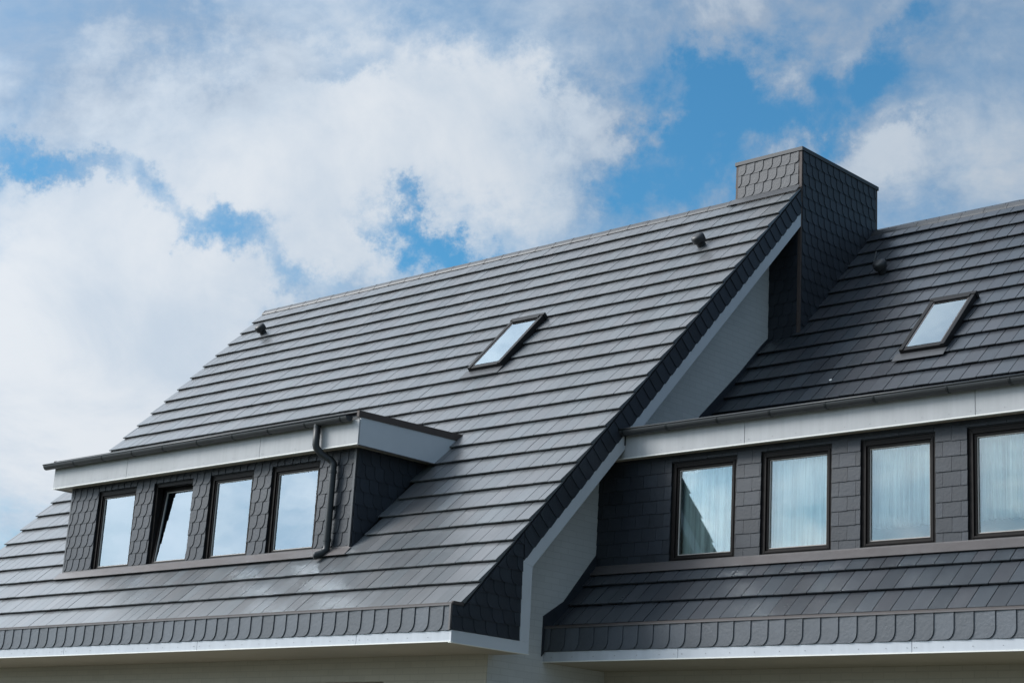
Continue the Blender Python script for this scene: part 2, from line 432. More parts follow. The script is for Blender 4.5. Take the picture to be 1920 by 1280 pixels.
def roof_field(house, roof, x0, x1, oy, n_rows, gauge, n_off, material, skip, gaps=(.005, .006, .007, .010)):
    """courses of flat tiles; the 300 that show largest are objects, the rest one mesh"""
    og = org_of(house); cand = []
    for r in range(n_rows):
        s = (r+n_off)*gauge
        off = (r % 2)*TW/2
        xs = x1+off-TW/2 if False else x1-((r % 2)*TW/2)
        edges = [x1] if (r % 2) else [x1]
        x = x1 - (TW/2 if r % 2 else 0)
        cells = [(x, x1)] if r % 2 else []
        while x > x0+.02:
            xa = max(x-TW, x0); cells.append((xa, x)); x = xa
        for (a, c_) in cells:
            p = Vector(((a+c_)/2, oy+s*ct+.17*ct, s*st+.17*st))
            if skip(p, s): continue
            cand.append((a, c_, s))
    def score(t):
        a, c_, s = t
        q = []
        for (x, ss) in ((a, s), (c_, s), (c_, s+gauge), (a, s+gauge)):
            q.append(to_px((x, oy+ss*ct, ss*st)))
        cx = sum(p[0] for p in q)/4; cy = sum(p[1] for p in q)/4
        inside = (-15 < cx < 1935 and -15 < cy < 1295)
        return area(q) if inside else 0
    cand.sort(key=score, reverse=True)
    cache = {}
    rest = MB()
    prof = [(.040, .003), (0, NOSE-.014), (.001, NOSE-.002), (.003, NOSE), (.40, .010), (.40, .0)]
    for i, (a, c_, s) in enumerate(cand):
        w = round(c_-a, 3); dz = random.uniform(-.0015, .0015); ds = random.uniform(-.0025, .0025)
        tl = random.uniform(-.0035, .0035); gp = random.choice(gaps)
        if i < 300:
            key = (w, gp)
            if key not in cache:
                mb = MB(); mb.extrude([(gp/2, p[0], p[1]) for p in prof], (w-gp, 0, 0)); cache[key] = mb.mesh('roof_tile', material)
            ob = bpy.data.objects.new('roof_tile', cache[key]); C.objects.link(ob)
            ob.parent = roof
            ob.location = Vector((a, oy+(s+ds)*ct-dz*st, (s+ds)*st+dz*ct))-og
            ob.rotation_euler = (TH, -tl, 0)
        else:
            def P3(x, u, h): return (x, oy+(s+ds+u)*ct-(h+dz)*st, (s+ds+u)*st+(h+dz)*ct)
            pts = [P3(a+gp/2, p[0], p[1]) for p in prof]
            rest.extrude(pts, (w-gp, 0, 0), 0, random.random()+.001)
            for q in range(len(rest.v)-6, len(rest.v)):
                v = rest.v[q]; rest.v[q] = (v[0], v[1]-st*tl*w, v[2]+ct*tl*w)
    rest.build('roof_tile_field', material, roof, stuff=True)

def fascia_boards(name, parent, x0, x1, seams, y, z0, z1, material, screw_step=.30, lip=True):
    xs = [x0]+sorted(s for s in seams if x0 < s < x1)+[x1]
    for a, c_ in zip(xs[:-1], xs[1:]):
        mb = MB(); g0 = .0025 if a != x0 else 0; g1 = .0025 if c_ != x1 else 0
        mb.box(a+g0, c_-g1, y, y+.02, z0+.013, z1)
        mb.build(name, material, parent, bevel=.002)
    if lip:
        mb = MB(); mb.box(x0-.004, x1+.004, y-.008, y+.03, z0, z0+.012); mb.build('drip_edge', M_lip, parent, bevel=.002)
    mb = MB(); x = x0+.12
    pts = []
    while x < x1-.05: pts.append(x); x += screw_step
    for s in seams: pts += [s-.05, s+.05]
    for i, x in enumerate(pts):
        r = .0045
        for zz in (z0+.055,):
            ring = [(x+r*math.cos(k*PI/4), y-.0005, zz+r*math.sin(k*PI/4)) for k in range(8)]
            mb.extrude(ring, (0, -.003, 0))
    mb.build('screw_heads', M_screw, parent, stuff=True)

def gutter(parent, x0, x1, y, ztop, joints, r=.055):
    """half-round gutter hung in front of the plane y, bead at front"""
    mb = MB(); yc = y-r-.012; zc = ztop-.012
    n = 12
    prof = [(yc+r*math.cos(PI+PI*k/n)*1.0, zc+r*1.15*math.sin(PI+PI*k/n)) for k in range(n+1)]
    inner = [(yc+(r-.004)*math.cos(PI+PI*k/n), zc+(r-.004)*1.15*math.sin(PI+PI*k/n)) for k in range(n+1)]
    loop = prof+list(reversed(inner))
    mb.extrude([(x0, p[0], p[1]) for p in loop], (x1-x0, 0, 0))
    for xx in (x0, x1-.003): mb.extrude([(xx, p[0], p[1]) for p in prof], (.003, 0, 0))
    g = mb.build('gutter', M_zinc, parent)
    bd = MB(); bd.tube([(x0-.004, yc-r, zc+.004), (x1+.004, yc-r, zc+.004)], .010, 10); bd.build('gutter_bead', M_pipe, g, smooth=True)
    for x in joints:
        q = MB()
        pr = [(yc+(r+.005)*math.cos(PI+PI*k/n), zc+(r+.005)*1.15*math.sin(PI+PI*k/n)) for k in range(n+1)]
        inn = [(yc+(r+.0005)*math.cos(PI+PI*k/n), zc+(r+.0005)*1.15*math.sin(PI+PI*k/n)) for k in range(n+1)]
        q.extrude([(x-.011, p[0], p[1]) for p in pr+list(reversed(inn))], (.022, 0, 0))
        q.build('gutter_bracket', M_pipe, g)
    return g

def ring_frame(mb, x0, x1, z0, z1, w, y0, y1, mi=0, wb=None):
    wb = wb or w
    mb.box(x0, x0+w, y0, y1, z0, z1, mi); mb.box(x1-w, x1, y0, y1, z0, z1, mi)
    mb.box(x0+w, x1-w, y0, y1, z0, z0+wb, mi); mb.box(x0+w, x1-w, y0, y1, z1-w, z1, mi)

def tilt_mb(mb, y0, z0, ang):
    ca, sa = math.cos(ang), math.sin(ang)
    mb.v = [(v[0], y0+(v[1]-y0)*ca+(v[2]-z0)*sa, z0-(v[1]-y0)*sa+(v[2]-z0)*ca) for v in mb.v]

def window(house, x0, x1, z0, z1, y, tilt=0.0, bead=True, fw=.042, sw=.036, glz=None):
    og = org_of(house)
    fr = MB(); ring_frame(fr, x0, x1, z0, z1, fw, y+.022, y+.11)
    F = fr.build('window', M_frame, house, bevel=.003)
    if tilt: F['label'] = 'window tilted open inwards at the top'
    a, c_, p, q = x0+fw-.012, x1-fw+.012, z0+fw-.012, z1-fw+.012
    sa = MB(); ring_frame(sa, a+.006, c_-.006, p+.006, q-.006, sw*.55, y+.014 if not tilt else y+.03, y+.10)
    ring_frame(sa, a+.006+sw*.55, c_-.006-sw*.55, p+.006+sw*.55, q-.006-sw*.55, sw*.75, y+.032, y+.10)
    gy = y+.058
    gp = MB(); gp.box(a+sw, c_-sw, gy, gy+.006, p+sw, q-sw)
    bd = MB(); ring_frame(bd, a+sw*1.3+.006, c_-sw*1.3-.006, p+sw*1.3+.006, q-sw*1.3-.006, .010, gy-.012, gy-.0005)
    if tilt:
        for mb in (sa, gp, bd): tilt_mb(mb, y+.05, z0+fw, tilt)
    sa.build('sash', M_frame, F, bevel=.003)
    gp.build('pane', glz or M_glass, F)
    if bead: bd.build('glazing_bead', M_bead, F)
    si = MB()
    si.extrude([(x0, y+.01, z0), (x0, y-.035, z0-.018), (x0, y-.035, z0-.03), (x0, y+.01, z0-.03)], (x1-x0, 0, 0))
    si.box(x0, x1, y-.012, y+.01, z0-.085, z0-.0301)
    si.build('sill', M_flash, F)
    return F

def curtain(x0, x1, z0, z1, y, label, folds=11, amp=.018, hem=0.0, gather=1.0):
    """hanging voile: a wavy sheet with thickness, uneven folds, optional hem line"""
    n = folds*8; mb = MB(); ph = [random.uniform(0, 6.28) for _ in range(4)]
    rows = 8; top = []; V = []
    def yy(x, t):
        k = (x-x0)/(x1-x0)*folds*2*PI
        a = amp*(.55+.45*t)
        return y+a*math.sin(k+1.3*math.sin(k*.23+ph[0])+ph[1])+a*.5*math.sin(k*1.73+ph[2])+.004*math.sin(k*3.1+ph[3])
    for side in (0, .004):
        for r in range(rows+1):
            t = r/rows
            for i in range(n+1):
                x = x0+(x1-x0)*i/n
                zb = z0+hem+(.006*math.sin(i*.5+ph[0]) if r == rows else 0)
                V.append((x, yy(x, t)+side, z1+(zb-z1)*t))
    F = []; N = n+1; off = (rows+1)*N
    for r in range(rows):
        for i in range(n):
            a = r*N+i
            F.append((a, a+N, a+N+1, a+1)); F.append((off+a, off+a+1, off+a+N+1, off+a+N))
    for i in range(n):
        F.append((i, i+1, off+i+1, off+i)); a = rows*N+i; F.append((a, off+a, off+a+1, a+1))
    mb.add(V, F)
    # origin at the top rail
    ctr = Vector(((x0+x1)/2, y, z0))
    me = mb.mesh('curtain', M_curt, ctr, True)
    ob = bpy.data.objects.new('curtain', me); C.objects.link(ob); ob.location = ctr
    ob['label'] = label; ob['category'] = 'curtain'; ob['group'] = 'curtains hanging in the dormer windows'
    return ob

def rectr(x0, x1, z0, z1): return [(x0, z0), (x1, z0), (x1, z1), (x0, z1)]

# ------------------------------------------------------------------ ground
mb = MB(); mb.add([(-900, -900, -3.8), (900, -900, -3.8), (900, 900, -3.8), (-900, 900, -3.8)], [(0, 1, 2, 3)])
mb.build('ground', M_ground, kind='structure')
mb = MB(); mb.box(-14, 14, -2.6, .7, -3.796, -3.76); mb.build('pavement', M_pave, kind='structure')

# ------------------------------------------------------------------ a house shell
def slope_pt(x, oy, s, h): return (x, oy+s*ct-h*st, s*st+h*ct)

def shell(house, x0, x1, oy, ridge_n, gauge, open_x, wall_mat, front_mat):
    """roof deck (hollow behind the dormer), walls, back slope"""
    yr = oy+ridge_n*gauge*ct; zr = ridge_n*gauge*st - .02
    T = -.006
    def zt(y): return (y-oy)*tt + T/ct
    dk = MB()
    low = [(oy-.135, -.372), (oy-.135, -.005), (oy, zt(oy)), (oy+.735, zt(oy+.735)), (oy+.735, .1), (oy+.735, -.372)]
    up = [(oy+2.15, zt(oy+2.15)), (yr, zr), (yr, zr-.28), (oy+2.15, zt(oy+2.15)-.28)]
    full = [(oy-.135, -.372), (oy-.135, -.005), (oy, zt(oy)), (yr, zr), (yr, zr-.30), (oy+.995, zt(oy+.995)-.545+.03), (oy+.995, -.372)]
    a, c_ = open_x
    for (p, q) in ((x0, a), (c_, x1)):
        if q > p+.01:
            # convex pieces
            dk.extrude([(p, y, z) for y, z in [(oy-.135, -.372), (oy-.135, -.005), (oy, zt(oy)), (oy+.99, zt(oy+.99)), (oy+.99, -.372)]], (q-p, 0, 0))
            dk.extrude([(p, y, z) for y, z in [(oy+.99, zt(oy+.99)), (yr, zr), (yr, zr-.30), (oy+.99, zt(oy+.99)-.30)]], (q-p, 0, 0))
    dk.extrude([(a, y, z) for y, z in low], (c_-a, 0, 0))
    dk.extrude([(a, y, z) for y, z in up], (c_-a, 0, 0))
    # back slope
    dk.extrude([(x0, y, z) for y, z in [(yr, zr), (yr+zr/tt, .0), (yr+zr/tt, -.25), (yr, zr-.30)]], (x1-x0, 0, 0))
    return dk, yr, zr

# =====================================================================================  LEFT HOUSE
HA = root('house', (-5.6, .905, -3.8), 'left house with grey tiled roof, hooded four-window dormer and slate-clad chimney at its right end', 'house')
DAX0, DAX1 = -8.58, -2.675; YDA = .766
dk, yrA, zrA = shell(HA, XL+.03, -.03, 0.0, 25.25, G, (DAX0+.1, DAX1-.1), M_wall, M_wallb)
# deck must not fill the chimney end: fine, chimney stands over it
roofA = dk.build('roof', M_deck, HA)

def skipA(p, s):
    if DAX0+.05 < p.x < DAX1-.02 and .85 < p.y < 2.35: return True
    if DAX0-.05 < p.x < -2.62 and 1.9 < p.y < 2.12: return True
    if -3.50 < p.x < -2.92 and 3.46 < p.y < 4.12: return True
    return False
roof_field(HA, roofA, XL, 0.0, 0.0, 25, G, 0.0, M_tileA, skipA)
# ridge tiles
def ridge(house, roof, x0, x1, oy, yr, zr, step=.36):
    x = x0; i = 0
    while x < x1-.02:
        xe = min(x+step, x1); mb = MB(); r0 = .085
        a = [(x, yr-.13+.0*i, zr-.075), (x, yr-.115, zr-.04), (x, yr-.06, zr+.022), (x, yr, zr+.036), (x, yr+.06, zr+.022), (x, yr+.13, zr-.075), (x, yr, zr-.02)]
        dz = random.uniform(-.003, .003)
        mb.extrude([(p[0], p[1], p[2]+dz) for p in a], (xe-x-.004, 0, 0))
        # overlapping collar
        bb = [(x, q[1]+(q[1]-yr)*.02, q[2]+.0025+dz) for q in a]
        mb.extrude(bb, (.03, 0, 0))
        mb.build('ridge_tile', M_ridge, roof, center=True)
        x = xe; i += 1
ridge(HA, roofA, XL, -1.08, 0, yrA, zrA)

# walls of the left house
mb = MB()
XWA = -.492
def wall_prism(mb, x0, x1, prof, mi=0): mb.extrude([(x0, y, z) for y, z in prof], (x1-x0, 0, 0), mi)
# gable walls (right and left) as slabs, front wall
gprof = [(.917, -3.8), (.917, .60), (yrA, zrA-.25), (yrA+zrA/tt-.3, .1), (yrA+zrA/tt-.3, -3.8)]
wall_prism(mb, XWA-.3, XWA, gprof); mb.build('gable_wall', M_wall, HA)
mb = MB(); wall_prism(mb, XL+.49, XL+.79, gprof); mb.build('gable_wall', M_wall, HA)
# front wall with a window opening under the eave
WX0, WX1, WZ0, WZ1 = -3.60, -2.08, -2.05, -.65
mb = MB()
mb.box(XL+.79, WX0, .907, 1.2, -3.8, -.372); mb.box(WX1, XWA-.301, .907, 1.2, -3.8, -.372); mb.box(XWA-.301, XWA-.001, .907, .9165, -3.8, -.372)
mb.box(WX0, WX1, .907, 1.2, -3.8, WZ0); mb.box(WX0, WX1, .907, 1.2, WZ1, -.372)
mb.build('front_wall', M_wallb, HA)
w = window(HA, WX0, WX1, WZ0+.02, WZ1, .98, 0, False, .06, .05)
mb = MB(); mb.box(XL+.8, XWA-.31, 1.2, 1.25, -3.8, -.4); mb.build('inner_wall', M_room, HA)
# soffit
mb = MB(); mb.box(XL+.03, -.03, -.128, .905, -.378, -.3725); mb.build('soffit', M_soff, HA)
mb = MB()
mb.extrude([(XWA, .905, -.379), (-.03, .905, -.379), (-.03, .99, -.379), (XWA, .99, -.379)], (0, 0, .0055)); mb.build('soffit', M_soff, HA)
# sloping verge soffit, right
mb = MB(); mb.extrude([(XWA, 1.003, .539), (XWA, 5.92, .539+4.917*1.0696), (XWA, 5.92, .569+4.917*1.0696), (XWA, 1.003, .569)], (-.031-XWA, 0, 0))
mb.box(XWA, -.031, .985, .999, -.371, .55)
mb.build('verge_soffit', M_soff, HA)

# ---- eave: metal strip, slates, fascia
def eave(house, x0, x1, oy, seams, u0, cornerslate=True):
    mb = MB(); y = oy-.15
    mb.box(x0-.005, x1+.005, y-.012, y+.15, .012, .020)
    mb.box(x0-.005, x1+.005, y-.014, y-.004, -.010, .020)
    mb.extrude([(x0, y, .02), (x0, y+.14, .02), (x0, y+.15, .038), (x0, y+.14, .04)], (x1-x0, 0, 0))
    E = mb.build('eave', M_brown, house)
    bk = MB(); bk.box(x0+.002, x1-.002, y+.016, y+.024, -.262, .0); bk.build('eave_backing', M_back, E)
    lh = MB(); lh.box(x0-.006, x1+.006, y-.017, y-.0141, -.010, .004); lh.build('strip_edge', M_flash, E)
    slates([rectr(x0, x1, -.262, .006)], lambda u, v, d: (u, y+.014-d, v), .2055, .27, E, 'eave_slate', M_slate_sk, -.262, u0, thick=.006, prot=.004, lat=.014, rf=.40)
    fascia_boards('fascia_board', E, x0, x1, seams, y+.006, -.378, -.2625, M_white)
    return E
EA = eave(HA, XL, -.001, 0.0, [-1.42, -4.17, -6.92, -9.67], -.125+.2055*.0)
# corner slate strip at the right end is metal
mb = MB(); mb.box(-.022, .001, -.175, -.15, -.256, .006); mb.build('corner_strip', M_flash, EA)

# ---- right verge
VA = None
mb = MB()
mb.extrude([(-.030, y, z) for y, z in [(-.132, -.256), (.85, -.256), (.85, .575), (5.91, 5.985), (5.91, 5.91*tt-.02), (0.0, -.01), (-.132, -.012)]][:7], (.012, 0, 0))
VA = mb.build('verge', M_back, HA)
so = lambda y: .537+(y-1.003)*1.0696
si_ = lambda y: .571+(y-.855)*1.0696
YC = 5.905
mb = MB(); mb.extrude([(-.03, -.146, -.377), (-.03, 1.010, -.377), (-.03, 1.010, -.256), (-.03, -.146, -.256)], (.032, 0, 0)); mb.build('bargeboard', M_board, VA, bevel=.002)
mb = MB(); mb.extrude([(-.03, .868, -.2555), (-.03, 1.010, -.2555), (-.03, 1.003, .537), (-.03, .855, .571)], (.032, 0, 0)); mb.build('bargeboard', M_board, VA, bevel=.002)
mb = MB(); mb.extrude([(-.03, 1.003, .5375), (-.03, YC, so(YC)), (-.03, YC, si_(YC)), (-.03, .855, .5715)], (.032, 0, 0)); mb.build('bargeboard', M_board, VA, bevel=.002)
mb = MB(); mb.extrude([(-.035, -.15, -.385), (-.035, 1.014, -.385), (-.035, 1.014, -.378), (-.035, -.15, -.378)], (.045, 0, 0)); mb.build('drip_edge', M_lip, VA)
# slates on the verge: band along the slope and the box over the eave
def ms(u, v, d): return (-.018+d, u, v)
reg_low = [(-.150, -.256), (.868, -.256), (.855, .573), (.855, .86), (.0, -.002), (-.150, -.004)]
reg_low = [[(-.150, -.256), (.0, -.256), (.0, -.004), (-.150, -.004)], [(0, -.256), (.868, -.256), (.856, .573), (.856, .856*tt-.03), (0, -.03)]]
slates(reg_low, ms, .17, .145, VA, 'verge_slate', M_slate, -.256, 0, mirror=True, lat=.010, prot=.010)
# band slates, hung square to the slope
def mband(u, v, d): return (-.018+d, u*ct-v*st, u*st+v*ct)
s0 = .856/ct; s1 = YC/ct
hb = -(0.233+.004)
reg = [[(1.02, hb), (YC/ct-.20, hb), (YC/ct-.03, -.02), (1.25, -.02)]]
reg = [[(1.02, hb+.002), (YC/ct-.22, hb+.002), (YC/ct-.0, -.018), (1.24, -.018)]]
slates(reg, mband, .1725, .24, VA, 'verge_slate', M_slate, hb, 0, lat=.012, prot=.006, kind='round', rf=.3, mirror=True)
# metal end of the eave course
mb = MB(); mb.box(-.02, .006, -.15, -.0, .0, .034); mb.build('verge_end', M_brown, VA)
# left verge
mb = MB(); mb.extrude([(XL, y, z) for y, z in [(-.14, -.37), (.9, -.37), (5.95, 5.95*tt-.45), (5.95, 5.95*tt-.03), (0, -.02), (-.14, -.03)]], (.028, 0, 0)); mb.build('verge', M_dark, HA)

# ---- dormer
def dormer(house, x0, x1, oy, yl, openings, zwb, zwt, fx0, fx1, yf, zf0, zf1, seams, gut, rowh, roww, kind, slate_m, v0, u0, ybk, ztop, zbk, tilt_idx=None, bead=True, right_cheek=True, labels=None):
    y = oy+yl; og = org_of(house)
    # body: solid piers, header, cheeks, all black backing under the slates
    mb = MB(); t = .10
    xs = [x0]+[v for o in openings for v in o]+[x1]
    for i in range(0, len(xs), 2):
        mb.box(xs[i], xs[i+1], y+.012, y+t, zwb-.12, zf0+.2)
    for (a, c_) in openings:
        mb.box(a, c_, y+.012, y+t, zwt, zf0+.2); mb.box(a, c_, y+.012, y+t, zwb-.12, zwb)
    yb = oy+(zf1)/tt+.15
    for (a, c_) in ((x0, x0+.08), (x1-.08, x1)):
        mb.extrude([(a, y+t, (y+t-oy)*tt-.03), (a, y+t, zf0+.2), (a, oy+(zf0+.2)/tt+.05, zf0+.2)], (c_-a, 0, 0))
    Dm = mb.build('dormer', M_back, house)
    # flat roof slab
    mb = MB(); x_f0, x_f1 = fx0, fx1
    mb.extrude([(x_f0+.02, oy+yf+.02, zf0+.03), (x_f0+.02, oy+yf+.02, ztop-.03), (x_f0+.02, oy+ybk+.12, zbk-.03), (x_f0+.02, oy+ybk-.25, zf0+.03)], (x_f1-x_f0-.04, 0, 0))
    mb.build('flat_roof', M_dark, Dm)
    mb = MB(); mb.box(x_f0+.02, x_f1-.02, oy+yf+.02, oy+ybk-.25, zf0+.012, zf0+.0295); mb.build('soffit', M_soff, Dm)
    fascia_boards('fascia_board', Dm, fx0, fx1, seams, oy+yf, zf0, zf1, M_grey)
    # windows
    for i, (a, c_) in enumerate(openings):
        window(house, a, c_, zwb, zwt, y, RAD(6) if i == tilt_idx else 0, bead, glz=M_glass_coat if kind == 'round' else None)
    # reveals
    # slates on the front
    regs = []
    for i in range(0, len(xs), 2):
        a = xs[i]+(.026 if i == 0 and kind == 'round' else 0); c_ = xs[i+1]-(.030 if i == len(xs)-2 and kind == 'round' else 0)
        regs.append(rectr(a, c_, zwb-.085, zwt+.012))
    regs.append(rectr(x0+.026, x1-.03, zwt+.0121, zf0+.03))
    slates(regs, lambda u, v, d: (u, y+.010-d, v), roww, rowh, Dm, 'wall_slate', slate_m, v0, u0, kind=kind, gap=.003)
    # corner strips
    if kind == 'round':
        mb = MB(); mb.box(x1-.030, x1+.004, y-.014, y+.012, zwb-.09, zf0+.02); mb.build('corner_strip', M_apron, Dm)
        mb = MB(); mb.box(x0-.004, x0+.026, y-.014, y+.012, zwb-.12, zf0+.02); mb.build('corner_strip', M_apron, Dm)
    # base flashing laid on the tiles
    s_w = (yl)/ct
    mb = MB()
    fb0, fb1 = s_w-.105, s_w+.03
    mb.extrude([(x0-.06, *slope_pt(0, oy, fb0, .050)[1:]), (x0-.06, *slope_pt(0, oy, fb0, .056)[1:]), (x0-.06, *slope_pt(0, oy, fb1, .056)[1:]), (x0-.06, *slope_pt(0, oy, fb1, .050)[1:])], (x1-x0+.10, 0, 0))
    mb.box(x0-.004, x1+.004, y-.018, y-.012, (yl-.02)*tt+.02, (yl)*tt+.075)
    mb.build('base_flashing', M_flash, Dm)
    # room lining behind the windows
    mb = MB()
    mb.box(x0+.09, x1-.09, oy+2.9, oy+2.95, .3, zf0+.25)
    mb.box(x0+.09, x1-.09, y+t, oy+2.9, .25, .3)
    mb.box(x0+.09, x1-.09, y+t, oy+2.9, zf0-.02, zf0+.011)
    mb.box(x0+.081, x0+.09, y+t, oy+2.9, .3, zf0-.02); mb.box(x1-.09, x1-.081, y+t, oy+2.9, .3, zf0-.02)
    mb.build('room_lining', M_room, Dm)
    G_ = gutter(Dm, gut[0], gut[1], oy+yf, gut[2], gut[3])
    return Dm

opA = [(-7.918, -7.045), (-6.645, -5.800), (-5.440, -4.565), (-4.214, -3.310)]
DA = dormer(HA, DAX0, DAX1, 0.0, YDA, opA, .845, 1.955, -8.84, -2.495, .60, 2.045, 2.345, [-7.094, -4.299],
            (-8.97, -2.60, 2.392, [-8.24, -7.56, -6.87, -6.19, -5.46, -4.74, -4.05, -3.36, -2.72]), .162, .146, 'round', M_slate, .735, -8.434, 2.30, 2.43, 2.47, tilt_idx=1)
# side boards and brown verge cap of the dormer roof
for (a, c_) in ((-2.515, -2.492), (-8.843, -8.820)):
    mb = MB(); mb.extrude([(a, y, z) for y, z in [(.622, 2.045), (.622, 2.375), (2.239, 2.405), (1.923, 2.045)]], (c_-a, 0, 0)); mb.build('side_board', M_board, DA, bevel=.002)
for (a, c_) in ((-2.52, -2.478), (-8.86, -8.81)):
    mb = MB(); mb.extrude([(a, y, z) for y, z in [(.575, 2.370), (.575, 2.445), (2.36, 2.490), (2.29, 2.400)]], (c_-a, 0, 0)); mb.build('verge_cap', M_post, DA, bevel=.003)
mb = MB(); mb.box(-8.86, -2.52, .575, .70, 2.425, 2.437); mb.build('front_cap', M_dark, DA)
mb = MB(); mb.extrude([(-2.50, y, z) for y, z in [(.60, 2.032), (.60, 2.044), (1.935, 2.046), (1.925, 2.034)]], (.016, 0, 0)); mb.build('drip_edge', M_brown, DA)
# right cheek slates
zc = lambda y: y*tt+.03
regc = [[(YDA+.012, zc(YDA+.01)), (1.86, zc(1.86)), (1.86, 2.05), (YDA+.012, 2.05)]]
slates(regc, lambda u, v, d: (DAX1+d, u, v), .15, .162, DA, 'cheek_slate', M_slate, .735, 0, mirror=True)
regc = [[(YDA+.012, zc(YDA+.01)), (1.86, zc(1.86)), (1.86, 2.05), (YDA+.012, 2.05)]]
regl = [[(-p[0], p[1]) for p in reversed(regc[0])]]
slates(regl, lambda u, v, d: (DAX0-d, -u, v), .15, .162, DA, 'cheek_slate', M_slate, .735, 0)

# downpipe
mb = MB(); yp = .545
mb.tube([(-3.165, .535, 2.33), (-3.165, .535, 2.10), (-3.160, .545, 2.06), (-3.12, .59, 1.99), (-3.04, .67, 1.93), (-3.005, .700, 1.88), (-3.0, .692, 1.80), (-3.0, .692, .92), (-3.005, .697, .86), (-3.03, .66, .815), (-3.075, .60, .775), (-3.09, .58, .77)],
        .043, 18)
dp = mb.build('downpipe', M_pipe, HA, smooth=True)
for z in (1.80, .99):
    mb = MB(); mb.tube([(-3.0, .692, z), (-3.0, .692, z-.035)], .049, 18); mb.build('pipe_collar', M_pipe, dp)
mb = MB(); mb.tube([(-3.165, .535, 2.345), (-3.165, .535, 2.29)], .043, 18); mb.build('pipe_collar', M_pipe, dp)
mb = MB(); mb.box(-3.045, -2.955, .735, .76, 1.35, 1.38); mb.build('pipe_bracket', M_zinc, dp)

# chimney
CX0, CX1, CY0, CY1, CZ = -1.076, 0.0, 5.91, 7.79, 6.90
mb = MB(); mb.box(CX0+.012, CX1-.014, CY0+.014, CY1-.014, 3.6, CZ-.03)
CH = mb.build('chimney', M_back, HA)
mb = MB(); mb.box(CX0-.02, CX1+.02, CY0-.02, CY1+.02, CZ-.045, CZ+.012); mb.build('chimney_cap', M_dark, CH, bevel=.004)
for (a, c_, p, q, zb) in ((CX1-.045, CX1+.004, CY0-.006, CY0+.02, 4.15), (CX0-.004, CX0+.035, CY0-.006, CY0+.02, 6.2), (CX1-.02, CX1+.004, CY1-.045, CY1+.004, 5.6)):
    mb = MB(); mb.box(a, c_, p, q, zb, CZ-.0451); mb.build('corner_post', M_post, CH)
slates([rectr(CX0+.036, CX1-.046, 6.345, CZ-.045)], lambda u, v, d: (u, CY0+.008-d, v), .1465, .163, CH, 'chimney_slate', M_slate, 6.373, -.915-.146)
slates([[(XWA+.0, 4.16), (CX1-.046, 4.16), (CX1-.046, 5.78), (XWA, 5.78)]], lambda u, v, d: (u, CY0+.008-d, v), .1465, .163, CH, 'chimney_slate', M_slate, 6.373-.163*14, -.915-.146)
OB = 1.93
reg = [[(CY0+.021, 4.12), (CY1-.046, (CY1-OB)*tt-.02), (CY1-.046, CZ-.045), (CY0+.021, CZ-.045)]]
slates(reg, lambda u, v, d: (CX1-.010+d, u, v), .1485, .163, CH, 'chimney_slate', M_slate, 6.373-.163*14, 5.78, mirror=True)
slates([rectr(-CY1, -CY0, 6.2, CZ-.045)], lambda u, v, d: (CX0+.010-d, -u, v), .1485, .163, CH, 'chimney_slate', M_slate, 6.373, 0)
# apron flashings
mb = MB(); s_ = CY0/ct
mb.extrude([(CX0-.05, *slope_pt(0, 0, s_-.13, .050)[1:]), (CX0-.05, *slope_pt(0, 0, s_-.13, .056)[1:]), (CX0-.05, *slope_pt(0, 0, s_+.02, .056)[1:]), (CX0-.05, *slope_pt(0, 0, s_+.02, .050)[1:])], (CX1-CX0+.05, 0, 0))
mb.box(CX0-.006, CX1-.05, CY0-.012, CY0-.005, 6.30, 6.372)
mb.build('apron_flashing', M_apron, CH)

